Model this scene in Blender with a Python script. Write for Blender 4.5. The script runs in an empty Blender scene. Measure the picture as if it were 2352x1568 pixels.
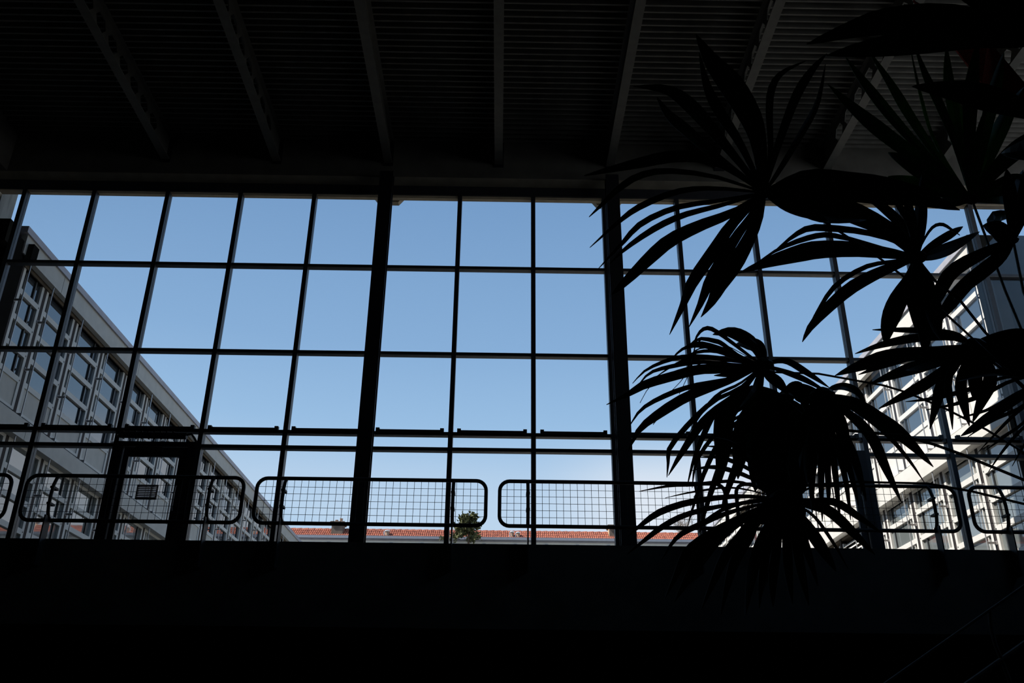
import bpy, math, random
from mathutils import Vector as V, Matrix
random.seed(4)
EYE = 1.6                       # the photographer's eye above the lower hall's floor
# ------------------------------------------------------------------ camera
F, PITCH, YAW, ROLL = 2065.24, 0.442917, 0.009853, 0.0098665
cp, sp, cy, sy, cr, sr = math.cos(PITCH), math.sin(PITCH), math.cos(YAW), math.sin(YAW), math.cos(ROLL), math.sin(ROLL)
FW = V((sy*cp, cy*cp, sp)); R0 = V((cy, -sy, 0)); U0 = R0.cross(FW)
RT = cr*R0 + sr*U0; UP = -sr*R0 + cr*U0
scn = bpy.context.scene
cam = bpy.data.cameras.new('camera'); co = bpy.data.objects.new('camera', cam)
scn.collection.objects.link(co)
cam.sensor_width = 36; cam.lens = F*36/2352; cam.clip_start = 0.05; cam.clip_end = 500
co.matrix_world = Matrix(((RT.x, UP.x, -FW.x, 0), (RT.y, UP.y, -FW.y, 0), (RT.z, UP.z, -FW.z, EYE), (0, 0, 0, 1)))
scn.camera = co
# ------------------------------------------------------------------ sky, sun, exposure
w = bpy.data.worlds.new('sky'); scn.world = w; w.use_nodes = True
nt = w.node_tree; N = nt.nodes; Lk = nt.links; N.clear()
out = N.new('ShaderNodeOutputWorld'); bg = N.new('ShaderNodeBackground')
tc = N.new('ShaderNodeTexCoord'); sep = N.new('ShaderNodeSeparateXYZ'); rmp = N.new('ShaderNodeValToRGB')
Lk.new(tc.outputs['Generated'], sep.inputs[0]); Lk.new(sep.outputs['Z'], rmp.inputs[0])
E_ = rmp.color_ramp.elements
cols = [(0.0, (.62, .74, .88)), (.17, (.55, .72, .90)), (.25, (.45, .65, .88)), (.33, (.35, .56, .825)), (.42, (.262, .45, .725)), (.58, (.185, .345, .61)), (1.0, (.09, .20, .45))]
E_[0].position = 0; E_[0].color = (*cols[0][1], 1); E_[1].position = 1; E_[1].color = (*cols[-1][1], 1)
for p, c in cols[1:-1]:
    e = E_.new(p); e.color = (*c, 1)
mp = N.new('ShaderNodeMapping'); mp.inputs['Scale'].default_value = (1, 1, 3.2); mp.inputs['Location'].default_value = (1.3, .2, .1)
nz = N.new('ShaderNodeTexNoise'); nz.inputs['Scale'].default_value = 2.6; nz.inputs['Detail'].default_value = 4; nz.inputs['Roughness'].default_value = .5
Lk.new(tc.outputs['Generated'], mp.inputs[0]); Lk.new(mp.outputs[0], nz.inputs['Vector'])
cr1 = N.new('ShaderNodeMapRange'); cr1.inputs['From Min'].default_value = .34; cr1.inputs['From Max'].default_value = .52; cr1.interpolation_type = 'SMOOTHSTEP'
Lk.new(nz.outputs[0], cr1.inputs['Value'])
cr2 = N.new('ShaderNodeMapRange'); cr2.inputs['From Min'].default_value = .345; cr2.inputs['From Max'].default_value = .265; cr2.interpolation_type = 'SMOOTHSTEP'
Lk.new(sep.outputs['Z'], cr2.inputs['Value'])
xr = N.new('ShaderNodeMapRange'); xr.inputs['From Min'].default_value = .02; xr.inputs['From Max'].default_value = .22; xr.inputs['To Min'].default_value = .25; xr.inputs['To Max'].default_value = 1.35; xr.interpolation_type = 'SMOOTHSTEP'
Lk.new(sep.outputs['X'], xr.inputs['Value'])
bank = N.new('ShaderNodeMath'); bank.operation = 'MULTIPLY'; bank.use_clamp = True; Lk.new(cr1.outputs[0], bank.inputs[0]); Lk.new(xr.outputs[0], bank.inputs[1])
ml = N.new('ShaderNodeMath'); ml.operation = 'MULTIPLY'; Lk.new(bank.outputs[0], ml.inputs[0]); Lk.new(cr2.outputs[0], ml.inputs[1])
ml2 = N.new('ShaderNodeMath'); ml2.operation = 'MULTIPLY'; ml2.inputs[1].default_value = .85; Lk.new(ml.outputs[0], ml2.inputs[0])
mx = N.new('ShaderNodeMixRGB'); mx.inputs[2].default_value = (.84, .89, .97, 1)
Lk.new(ml2.outputs[0], mx.inputs[0]); Lk.new(rmp.outputs[0], mx.inputs[1]); Lk.new(mx.outputs[0], bg.inputs[0]); Lk.new(bg.outputs[0], out.inputs[0])
sl = bpy.data.lights.new('sun', 'SUN'); sl.energy = 8.5; sl.angle = .009; sl.color = (1, .95, .88)
so = bpy.data.objects.new('sun', sl); scn.collection.objects.link(so)
el, az = math.radians(50), math.radians(12)
tosun = V((-math.cos(el)*math.cos(az), -math.cos(el)*math.sin(az), math.sin(el)))
so.rotation_euler = tosun.to_track_quat('Z', 'Y').to_euler(); so.location = (0, 0, 40)
scn.view_settings.view_transform = 'Standard'; scn.view_settings.look = 'None'
scn.view_settings.exposure = 0; scn.view_settings.gamma = 1; scn.view_settings.use_curve_mapping = False
scn.cycles.max_bounces = 8; scn.cycles.transparent_max_bounces = 16
# ------------------------------------------------------------------ helpers
def ray(x, y): return FW + RT*((x-1176)/F) - UP*((y-784)/F)
def atY(x, y, Y): d = ray(x, y); return d*(Y/d.y)
LINK = scn.collection.objects.link
def mat(name, col, rough=.7, metal=0, noise=0, scale=8, bump=0, spec=.5, ior=1.5, col2=None, stretch=(1, 1, 1)):
    m = bpy.data.materials.new(name); m.use_nodes = True; t = m.node_tree; b = t.nodes['Principled BSDF']
    b.inputs['Base Color'].default_value = (*col, 1); b.inputs['Roughness'].default_value = rough; b.inputs['Metallic'].default_value = metal
    b.inputs['IOR'].default_value = ior; b.inputs['Specular IOR Level'].default_value = spec
    if noise or bump:
        c = t.nodes.new('ShaderNodeTexCoord'); mpn = t.nodes.new('ShaderNodeMapping'); mpn.inputs['Scale'].default_value = stretch
        n = t.nodes.new('ShaderNodeTexNoise'); n.inputs['Scale'].default_value = scale; n.inputs['Detail'].default_value = 5
        t.links.new(c.outputs['Object'], mpn.inputs[0]); t.links.new(mpn.outputs[0], n.inputs['Vector'])
        if noise:
            r = t.nodes.new('ShaderNodeValToRGB'); c2 = col2 or tuple(v*(1-noise) for v in col)
            r.color_ramp.elements[0].color = (*c2, 1); r.color_ramp.elements[1].color = (*col, 1)
            r.color_ramp.elements[0].position = .35; r.color_ramp.elements[1].position = .62
            t.links.new(n.outputs[0], r.inputs[0]); t.links.new(r.outputs[0], b.inputs['Base Color'])
        if bump:
            bm = t.nodes.new('ShaderNodeBump'); bm.inputs['Strength'].default_value = bump; bm.inputs['Distance'].default_value = .01
            t.links.new(n.outputs[0], bm.inputs['Height']); t.links.new(bm.outputs[0], b.inputs['Normal'])
    return m
M = {}
M['concrete'] = mat('concrete', (.13, .12, .10), .85, noise=.3, scale=2.5, bump=.3)
M['concrete_dark'] = mat('dark concrete', (.055, .052, .045), .9, noise=.3, scale=3, bump=.2)
M['concrete_out'] = mat('board marked concrete', (.22, .225, .20), .9, noise=.35, scale=3, bump=.3, stretch=(4, 4, .5))
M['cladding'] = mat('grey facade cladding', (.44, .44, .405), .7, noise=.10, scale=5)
M['cap'] = mat('zinc roof edge', (.36, .36, .40), .55, noise=.15, scale=4)
M['soffit'] = mat('brown soffit boards', (.11, .085, .055), .8, noise=.4, scale=6, stretch=(6, .5, 1))
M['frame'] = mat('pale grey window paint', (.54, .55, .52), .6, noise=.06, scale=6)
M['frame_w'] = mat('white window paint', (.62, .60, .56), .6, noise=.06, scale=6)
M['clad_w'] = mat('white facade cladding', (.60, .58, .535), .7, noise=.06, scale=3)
M['gap'] = mat('dark brown recess', (.02, .012, .01), .8, noise=.3)
M['tube'] = mat('grey awning tube', (.22, .2, .19), .5, noise=.1)
M['rod'] = mat('galvanised rod', (.5, .5, .5), .35, metal=.6, noise=.1)
M['glass_f'] = mat('facade glass', (.025, .033, .042), .02, ior=2.5, noise=.2, scale=.5)
M['glass_l'] = mat('facade glass with painted pale reflection', (.16, .18, .18), .02, ior=2.5, noise=.2, scale=.5)  # pale base stands in for the bright low sky in the lower panes
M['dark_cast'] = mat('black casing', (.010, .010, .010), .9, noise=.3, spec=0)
M['strip'] = mat('header soffit with painted window light', (.36, .31, .23), .8, noise=.25, scale=3)  # paler than the beam: window light on the soffit put into the colour
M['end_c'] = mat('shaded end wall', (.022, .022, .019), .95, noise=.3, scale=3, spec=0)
M['ironmongery'] = mat('dark fitting', (.02, .02, .02), .5, noise=.2)
M['steel'] = mat('black window steel', (.036, .038, .046), .45, noise=.25, scale=12)
M['column'] = mat('black column steel', (.012, .013, .017), .5, noise=.2, scale=10)
M['rail'] = mat('dark rail paint', (.022, .025, .028), .55, noise=.2, scale=14)
M['beam'] = mat('grey beam paint', (.125, .12, .10), .6, noise=.2, scale=6)
M['deck'] = mat('grey roof deck', (.17, .16, .135), .6, noise=.25, scale=5)
M['floor'] = mat('dark floor stone', (.035, .032, .03), .7, noise=.3, scale=4)
M['wallpaint'] = mat('dark wall', (.012, .012, .011), .9, noise=.3, scale=3)
M['ground'] = mat('courtyard paving', (.22, .21, .19), .9, noise=.2, scale=1)
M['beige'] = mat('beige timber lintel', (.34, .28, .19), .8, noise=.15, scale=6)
M['tile'] = mat('clay roof tile', (.40, .125, .07), .9, noise=.55, scale=9, col2=(.17, .05, .035))
M['gutter'] = mat('zinc gutter', (.27, .29, .34), .5, noise=.1)
M['render'] = mat('pale render', (.74, .73, .66), .9, noise=.1, scale=1)
M['side_sunlight'] = mat('chimney side with painted sunlight', (.60, .42, .26), .9, noise=.2, scale=3)  # sun on the chimney's left side put into a brighter, warmer colour
M['chimney'] = mat('brown chimney render', (.17, .13, .10), .9, noise=.4, scale=3)
M['flue'] = mat('bright metal flue', (.75, .75, .75), .35, metal=.5, noise=.1)
M['clay'] = mat('clay pot', (.42, .28, .2), .9, noise=.3)
M['pine'] = mat('pine needles', (.12, .125, .045), .9, noise=.5, scale=9)
M['bark'] = mat('bark', (.12, .08, .05), .9, noise=.4, scale=9, bump=.5)
M['twig'] = mat('bare twig', (.28, .22, .17), .9, noise=.3)
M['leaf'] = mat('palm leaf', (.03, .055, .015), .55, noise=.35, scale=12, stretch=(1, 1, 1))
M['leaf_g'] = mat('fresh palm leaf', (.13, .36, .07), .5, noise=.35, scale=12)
M['petiole'] = mat('palm stalk', (.05, .06, .03), .6, noise=.3)
M['fibre'] = mat('palm trunk fibre', (.09, .06, .04), .95, noise=.6, scale=14, bump=.8, stretch=(1, 1, 3))
M['red'] = mat('red woven cloth', (.5, .04, .02), .95, noise=.6, scale=60, bump=.5)
def glass():
    m = bpy.data.materials.new('window glass'); m.use_nodes = True; t = m.node_tree; t.nodes.clear()
    o = t.nodes.new('ShaderNodeOutputMaterial'); tr = t.nodes.new('ShaderNodeBsdfTransparent'); tr.inputs[0].default_value = (.985, .99, .99, 1)
    g = t.nodes.new('ShaderNodeBsdfGlossy'); g.inputs['Roughness'].default_value = .01
    fr = t.nodes.new('ShaderNodeFresnel'); fr.inputs[0].default_value = 1.35; x = t.nodes.new('ShaderNodeMixShader')
    t.links.new(fr.outputs[0], x.inputs[0]); t.links.new(tr.outputs[0], x.inputs[1]); t.links.new(g.outputs[0], x.inputs[2]); t.links.new(x.outputs[0], o.inputs[0])
    return m
M['glass'] = glass()

class MB:
    def __init__(s): s.v = []; s.f = []; s.sm = []
    def box(s, x0, x1, y0, y1, z0, z1):
        n = len(s.v); s.v += [(x, y, z) for z in (z0, z1) for y in (y0, y1) for x in (x0, x1)]
        s.f += [tuple(n+i for i in q) for q in ((0, 2, 3, 1), (4, 5, 7, 6), (0, 1, 5, 4), (2, 6, 7, 3), (0, 4, 6, 2), (1, 3, 7, 5))]
        return s
    def prism(s, poly, ax, a, b):
        """poly in the two other axes (in order), extruded along ax from a to b"""
        n = len(s.v); k = len(poly)
        def p(u, w_, t): return {'x': (t, u, w_), 'y': (u, t, w_), 'z': (u, w_, t)}[ax]
        s.v += [p(u, w_, a) for u, w_ in poly] + [p(u, w_, b) for u, w_ in poly]
        s.f += [tuple(n+i for i in range(k)), tuple(n+k+i for i in reversed(range(k)))]
        s.f += [(n+i, n+(i+1) % k, n+k+(i+1) % k, n+k+i) for i in range(k)]
        return s
    def tube(s, pts, r, seg=8, closed=False, r1=None):
        pts = [V(p) for p in pts]; n0 = len(s.v); k = len(pts); prev = None
        for i, p in enumerate(pts):
            a = pts[i-1] if (i or closed) else p; b = pts[(i+1) % k] if (i < k-1 or closed) else p
            t = (b-a).normalized()
            if prev is None:
                h = V((0, 0, 1)) if abs(t.z) < .9 else V((1, 0, 0)); u = t.cross(h).normalized()
            else: u = (prev - t*prev.dot(t)).normalized()
            prev = u; w_ = t.cross(u); rr = r if r1 is None else r+(r1-r)*i/(k-1)
            for j in range(seg):
                q = 2*math.pi*j/seg; s.v.append(tuple(p + (u*math.cos(q)+w_*math.sin(q))*rr))
        for i in range(k if closed else k-1):
            a = n0+i*seg; b = n0+((i+1) % k)*seg
            for j in range(seg): s.f.append((a+j, a+(j+1) % seg, b+(j+1) % seg, b+j))
        if not closed:
            s.f.append(tuple(n0+j for j in reversed(range(seg)))); s.f.append(tuple(n0+(k-1)*seg+j for j in range(seg)))
        return s
    def lathe(s, c, prof, seg=12):
        n0 = len(s.v)
        for r, z in prof:
            for j in range(seg):
                q = 2*math.pi*j/seg; s.v.append((c[0]+r*math.cos(q), c[1]+r*math.sin(q), c[2]+z))
        for i in range(len(prof)-1):
            for j in range(seg): s.f.append((n0+i*seg+j, n0+i*seg+(j+1) % seg, n0+(i+1)*seg+(j+1) % seg, n0+(i+1)*seg+j))
        s.f.append(tuple(n0+j for j in reversed(range(seg)))); s.f.append(tuple(n0+(len(prof)-1)*seg+j for j in range(seg)))
        return s
    def mesh(s, name, m):
        me = bpy.data.meshes.new(name); me.from_pydata([tuple(p) for p in s.v], [], s.f); me.materials.append(M[m]); me.update()
        return me
    def ob(s, name, m, parent=None, smooth=False, **kw):
        me = s.mesh(name, m)
        if smooth:
            for p in me.polygons: p.use_smooth = True
        return link(name, me, parent, **kw)
def link(name, me, parent=None, loc=None, **kw):
    o = bpy.data.objects.new(name, me); LINK(o)
    if parent: o.parent = parent
    if loc: o.location = loc
    for k, v in kw.items(): o[k] = v
    return o
def empty(name, loc=(0, 0, 0), **kw):
    return link(name, None, None, loc, **kw)
def B(x0, x1, y0, y1, z0, z1): return MB().box(x0, x1, y0, y1, z0, z1)
S = dict(kind='structure')
# =================================================================== ROOM SHELL
GZ = 2.70            # gallery slab top (all heights here are above the eye; the whole scene is lifted by EYE at the end)
YW = 13.87           # glazing plane
B(-14, 14, -7, 24, -1.9, -EYE).ob('floor', 'floor', **S)
# gallery slab with its concrete front beam
gs = empty('gallery_slab', **S)
B(-12, 12, 12.06, 14.05, GZ-.3, GZ).ob('slab', 'concrete_dark', gs)
B(-12, 12, 12.0, 12.3, 1.61, GZ).ob('front_beam', 'concrete', gs)
B(-12, 12, 13.9, 14.2, -EYE, GZ-.3).ob('wall_front', 'wallpaint', **S)
B(-12, 12, -7.2, -7, -EYE, 10.9).ob('wall_back', 'wallpaint', **S)
wl = empty('wall_left', **S)
B(-9.6, -9.3, -7, 13.75, -EYE, 6.6).ob('lower_wall', 'wallpaint', wl)
B(-9.5, -9.1, -7, 13.6, 9.75, 10.8).ob('side_beam', 'concrete', wl)
B(-9.6, -9.3, -7, 9.8, 6.6, 9.75).ob('upper_wall', 'wallpaint', wl)
wr = empty('wall_right', **S)
B(10.1, 10.4, -7, 13.75, -EYE, 6.6).ob('lower_wall', 'wallpaint', wr)
B(10.0, 10.4, -7, 13.6, 10.3, 10.8).ob('side_beam', 'concrete', wr)
B(10.1, 10.4, -7, 4.5, 6.6, 10.3).ob('upper_wall', 'wallpaint', wr)
# header beam over the glazing, profile extruded along X
hd = empty('header_beam', **S)
B(-9.5, 10.4, 13.6, 14.15, 9.75, 10.9).ob('concrete_beam', 'concrete', hd)
MB().prism([(13.598, 9.752), (13.598, 9.742), (13.785, 9.69), (13.785, 9.752)], 'x', -9.3, 10.1).ob('soffit_light_strip', 'strip', hd)
# ------------------------------------------------------------------ ceiling: ribbed deck in sheets, between the beams
BX = [-6.27, -4.23, -2.18, -.145, 1.915, 3.93, 5.93, 7.96]
ce = empty('ceiling', **S)
B(-9.5, 10.4, -7, 14.15, 10.75, 10.95).ob('roof_slab', 'concrete_dark', ce)
edges = [-9.1] + BX + [10.0]
def deck(x0, x1):
    b = MB(); y = -3.0; prof = []
    while y < 13.55:
        prof += [(y, 10.66), (y+.070, 10.66), (y+.088, 10.555), (y+.119, 10.555), (y+.135, 10.66)]; y += .135
    n = len(prof)
    for x in (x0, x1): b.v += [(x, p[0], p[1]) for p in prof]
    for i in range(n-1): b.f.append((i, i+1, n+i+1, n+i))
    return b
for i in range(len(edges)-1):
    deck(edges[i]+.004, edges[i+1]-.004).ob('deck_sheet', 'deck', ce)
# ------------------------------------------------------------------ castellated beams
def beam_meshes():
    L0, L1, zb, zt = -3.0, 13.6, 10.05, 10.555
    bf = MB().box(-.075, .075, L0, L1, zb, zb+.014).mesh('bottom_flange', 'beam')
    tf = MB().box(-.075, .075, L0, L1, zt-.014, zt).mesh('top_flange', 'beam')
    p = .466; cz = (zb+zt)/2; hh = .13
    w1 = MB(); t = .006
    y = 10.48-p*28-p/2
    first = y; k = 0
    while y+p <= 13.35:
        hexa = [(y+.05, cz), (y+.14, cz-hh), (y+p-.14, cz-hh), (y+p-.05, cz), (y+p-.14, cz+hh), (y+.14, cz+hh)]
        out_ = [(y, cz), (y, zb+.014), (y+p, zb+.014), (y+p, cz), (y+p, zt-.014), (y, zt-.014)]
        n = len(w1.v)
        for s_ in (-t, t): w1.v += [(s_, a, c) for a, c in hexa+out_]
        for q in range(6):
            a, b_ = q, (q+1) % 6
            w1.f.append((n+a, n+b_, n+6+b_, n+6+a)); w1.f.append((n+12+a, n+12+6+a, n+12+6+b_, n+12+b_))
            w1.f.append((n+a, n+12+a, n+12+b_, n+b_))
        y += p
    w1.box(-t, t, y, L1, zb+.014, zt-.014)
    w1.box(-t, t, L0, first, zb+.014, zt-.014)
    web = w1.mesh('web', 'beam')
    ep = MB().box(-.09, .09, 13.585, 13.6, 9.99, 10.55).mesh('end_plate', 'column')
    return bf, tf, web, ep
bm_ = beam_meshes()
wh = ['leftmost castellated steel roof beam, ending above the third window bay from the left wall',
      'castellated steel roof beam second from the left wall, over the bay beside the door',
      'castellated steel roof beam that lands on the header right above the left black column',
      'steel roof beam seen straight from below, midway between the two black columns',
      'castellated steel roof beam that lands on the header right above the right black column',
      'castellated steel roof beam behind the tall upright leaf of the fan palm',
      'castellated steel roof beam crossed by the leaflets of the green palm fan',
      'rightmost castellated steel roof beam, mostly hidden by the palm beside the red cloth']
for x, l in zip(BX, wh):
    r = empty('roof_beam', (x, 0, 0), label=l, category='beam', group='steel beams under the roof deck')
    for nm, me in zip(('bottom_flange', 'top_flange', 'web', 'end_plate'), bm_): link(nm, me, r)
# =================================================================== GLAZED WALL
MX = [-8.80, -7.535, -6.195, -4.865, -3.515, -2.16, -.845, .50, 1.80, 3.14, 4.52, 5.885, 7.265, 8.56, 9.60]
ZT = [GZ-.02, 4.624, 4.885, 6.309, 7.986, 9.488]
wd = empty('window_1', **S)
for x in MX: B(x-.038, x+.038, YW-.07, YW+.07, GZ, 9.75).ob('mullion', 'steel', wd)
B(-9.3, 10.1, YW-.08, YW+.08, 9.50, 9.75).ob('head_frame', 'steel', wd)
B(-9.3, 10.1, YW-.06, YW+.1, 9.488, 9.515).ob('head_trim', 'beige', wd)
DOOR = {2: 'door_1', 10: 'door_2'}
panes = []
for i in range(len(MX)-1):
    a, c = MX[i]+.038, MX[i+1]-.038
    for j, z in enumerate(ZT[1:5]):
        if j == 0 and i in DOOR: continue
        B(a, c, YW-.055, YW+.055, z-.032, z+.03).ob('transom', 'steel', wd)
        B(a, c, YW-.062, YW-.055, z-.032, z-.018).ob('glazing_bead', 'beam', wd)
    B(a, c, YW-.05, YW+.05, GZ, GZ+.06).ob('sill', 'steel', wd)
    # raised blind box along the third transom, with end caps
    b = MB().box(a+.09, c-.09, YW-.11, YW-.05, 4.885, 4.93); b.ob('blind_box', 'steel', wd)
    B(a+.07, a+.13, YW-.12, YW-.05, 4.88, 4.955).ob('end_cap', 'column', wd); B(c-.13, c-.07, YW-.12, YW-.05, 4.88, 4.955).ob('end_cap', 'column', wd)
    for j in range(5):
        if j == 0 and i in DOOR: continue
        B(a, c, YW-.006, YW+.006, ZT[j], ZT[j+1]).ob('pane', 'glass', wd)
# doors
for i, nm in DOOR.items():
    a, c = MX[i]+.038, MX[i+1]-.038
    d = empty(nm, **S)
    jl, jr = (.10, .13)
    B(a, a+jl, YW-.09, YW+.06, GZ, 4.68).ob('door_jamb', 'column', d); B(c-jr, c, YW-.09, YW+.06, GZ, 4.68).ob('door_jamb', 'column', d)
    B(a+jl, c-jr, YW-.08, YW+.06, 4.60, 4.68).ob('door_head', 'column', d)
    la, lc = a+jl+.01, c-jr-.01
    lf = MB().box(la, la+.09, YW-.05, YW+.0, GZ, 4.59).box(lc-.11, lc, YW-.05, YW, GZ, 4.59).box(la+.09, lc-.11, YW-.05, YW, 4.44, 4.59).box(la+.09, lc-.11, YW-.05, YW, GZ, GZ+.15)
    o = lf.ob('door_leaf', 'steel', d)
    B(la+.09, lc-.11, YW-.03, YW-.02, GZ+.15, 4.44).ob('pane', 'glass', o)
    B(la+.2, la+.62, YW-.12, YW-.05, 4.50, 4.58).ob('door_closer', 'ironmongery', o)
    MB().tube([(lc-.05, YW-.12, 3.55), (lc-.05, YW-.16, 3.6), (lc-.05, YW-.16, 3.9), (lc-.05, YW-.12, 3.95)], .012, 6).ob('handle', 'rod', o)
# tubular bent drive above the left door
a = MX[2]; c = MX[3]
hb = empty('door_air_bar', (0, 0, 0), label='black ribbed bar with bent ends fixed above the door near the left building', category='door bar')
MB().tube([(a+.10, YW-.2, 4.745), (c-.17, YW-.2, 4.735)], .052, 10).ob('cover', 'column', hb)
MB().tube([(a+.0, YW-.1, 4.77), (a+.05, YW-.2, 4.77), (a+.12, YW-.2, 4.76)], .016, 6).ob('bent_end', 'ironmongery', hb)
MB().tube([(c-.2, YW-.2, 4.75), (c-.1, YW-.2, 4.77), (c-.06, YW-.17, 4.72), (c-.05, YW-.08, 4.69)], .02, 6).ob('bent_end', 'ironmongery', hb)
for q in range(9): B(a+.14+q*.1, a+.16+q*.1, YW-.255, YW-.145, 4.69, 4.80).ob('rib', 'ironmongery', hb)
# vent behind the door glass
vt = empty('vent_grille', label='small grey louvred vent grille in the glass of the door', category='vent')
MB().box(-5.73, -5.40, YW-.055, YW-.03, 3.955, 3.975).box(-5.73, -5.40, YW-.055, YW-.03, 3.74, 3.76).box(-5.73, -5.71, YW-.055, YW-.03, 3.76, 3.955).box(-5.42, -5.40, YW-.055, YW-.03, 3.76, 3.955).ob('grille_frame', 'tube', vt)
for q in range(7): B(-5.71, -5.42, YW-.05, YW-.032, 3.765+q*.028, 3.779+q*.028).ob('slat', 'concrete_dark', vt)
# columns
for (x0, x1), l in (((-2.285, -2.045), 'left one of the two thick black steel window columns, right of the chimney'), ((1.80, 2.035), 'right one of the two thick black steel window columns, touched by palm tips')):
    r = empty('steel_column', ((x0+x1)/2, 13.52, GZ), label=l, category='column', group='thick columns of the glazed wall')
    hw = (x1-x0)/2; H = 9.75-GZ
    B(-hw, hw, -.10, -.085, 0, H).ob('flange', 'column', r); B(-hw, hw, .065, .08, 0, H).ob('flange', 'column', r)
    B(-.008, .008, -.085, .065, 0, H).ob('web', 'column', r)
    B(-hw-.0, hw+.0, -.14, .12, 0, .02).ob('base_plate', 'column', r)
# outside: lintel and brackets
B(-9.5, 10.4, 14.16, 14.3, 9.735, 10.2).ob('outer_lintel', 'beige', kind='structure')
for x0, x1, l in ((-2.51, -1.90, 'beige angled bracket under the eaves behind the left black column'), (1.60, 2.22, 'beige angled bracket under the eaves behind the right black column')):
    o = MB().prism([(x0, 9.735), (x0+.12, 9.58), (x1-.12, 9.58), (x1, 9.735)], 'y', 14.16, 14.28).ob('eaves_bracket', 'beige', label=l, category='bracket', group='angled brackets outside the glass')
# =================================================================== RAILING
YR = 12.0; RZT, RZB = 3.565, 2.945
panels = [(-9.26, -6.66, 'railing panel cut off by the left edge, only its rounded end showing'),
          (-6.50, -3.50, 'railing panel with wire mesh in front of the left door'),
          (-3.37, -.19, 'railing panel with wire mesh right of the door, in front of the chimney'),
          (-.055, 3.09, 'railing panel with wire mesh right of the green tree, its end behind the palm'),
          (3.19, 6.26, 'railing panel with wire mesh seen through the drooping palm leaflets'),
          (6.40, 9.5, 'railing panel with wire mesh at the right end, before the sunlit facade')]
postx = [(-8.85, -7.05), (-6.05, -3.94), (-2.95, -.66), (.355, 2.65), (3.62, 5.86), (6.83, 9.0)]
for k, ((x0, x1, l), pxs) in enumerate(zip(panels, postx)):
    if k == 5: l = 'railing panel with wire mesh at the far right end, before the sunlit facade'
    r = empty('railing_panel', (x0, YR, GZ), label=l, category='railing', group='railing panels on the gallery edge')
    Lw = x1-x0; zt, zb = RZT-GZ, RZB-GZ; rr = .135; t = .026
    loop = []
    for cx, cz, a0 in ((Lw-rr-t, zt-rr, 0), (rr+t, zt-rr, 90), (rr+t, zb+rr, 180), (Lw-rr-t, zb+rr, 270)):
        for q in range(7):
            an = math.radians(a0+90*q/6); loop.append((cx+rr*math.cos(an), 0, cz+rr*math.sin(an)))
    MB().tube(loop, t, 10, closed=True).ob('frame_tube', 'rail', r, smooth=True)
    b = MB(); nx = int(Lw/.0965)
    off = (Lw-nx*.0965)/2
    for q in range(1, nx):
        x = off+q*.0965
        d_ = 0
        if x < rr+t: d_ = rr-math.sqrt(max(0, rr*rr-(rr+t-x)**2))
        if x > Lw-rr-t: d_ = rr-math.sqrt(max(0, rr*rr-(x-(Lw-rr-t))**2))
        b.tube([(x, .006, zb+d_), (x, .006, zt-d_)], .0032, 4)
    for q in range(5):
        z = zb+.118+q*.0955
        if z < zt-.02: b.tube([(t, -.004, z), (Lw-t, -.004, z)], .0032, 4)
    b.ob('wire_mesh', 'rail', r, kind='stuff')
    for px in pxs:
        x = px-x0
        po = MB().tube([(x, .0, zt), (x, -.07, zt-.06), (x, -.115, zt-.16), (x, -.13, zt-.30), (x, -.125, zt-.45), (x, -.10, zb+.08), (x, -.045, zb-.0)], .024, 8).ob('post', 'rail', r, smooth=True)
        B(x-.009, x+.009, -.16, -.005, -.37, zb+.04).ob('post_plate', 'rail', po)
        for q in (zt-.20, zb+.20): B(x-.026, x+.026, -.15, -.008, q-.014, q+.014).ob('clamp', 'rail', po)
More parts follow.
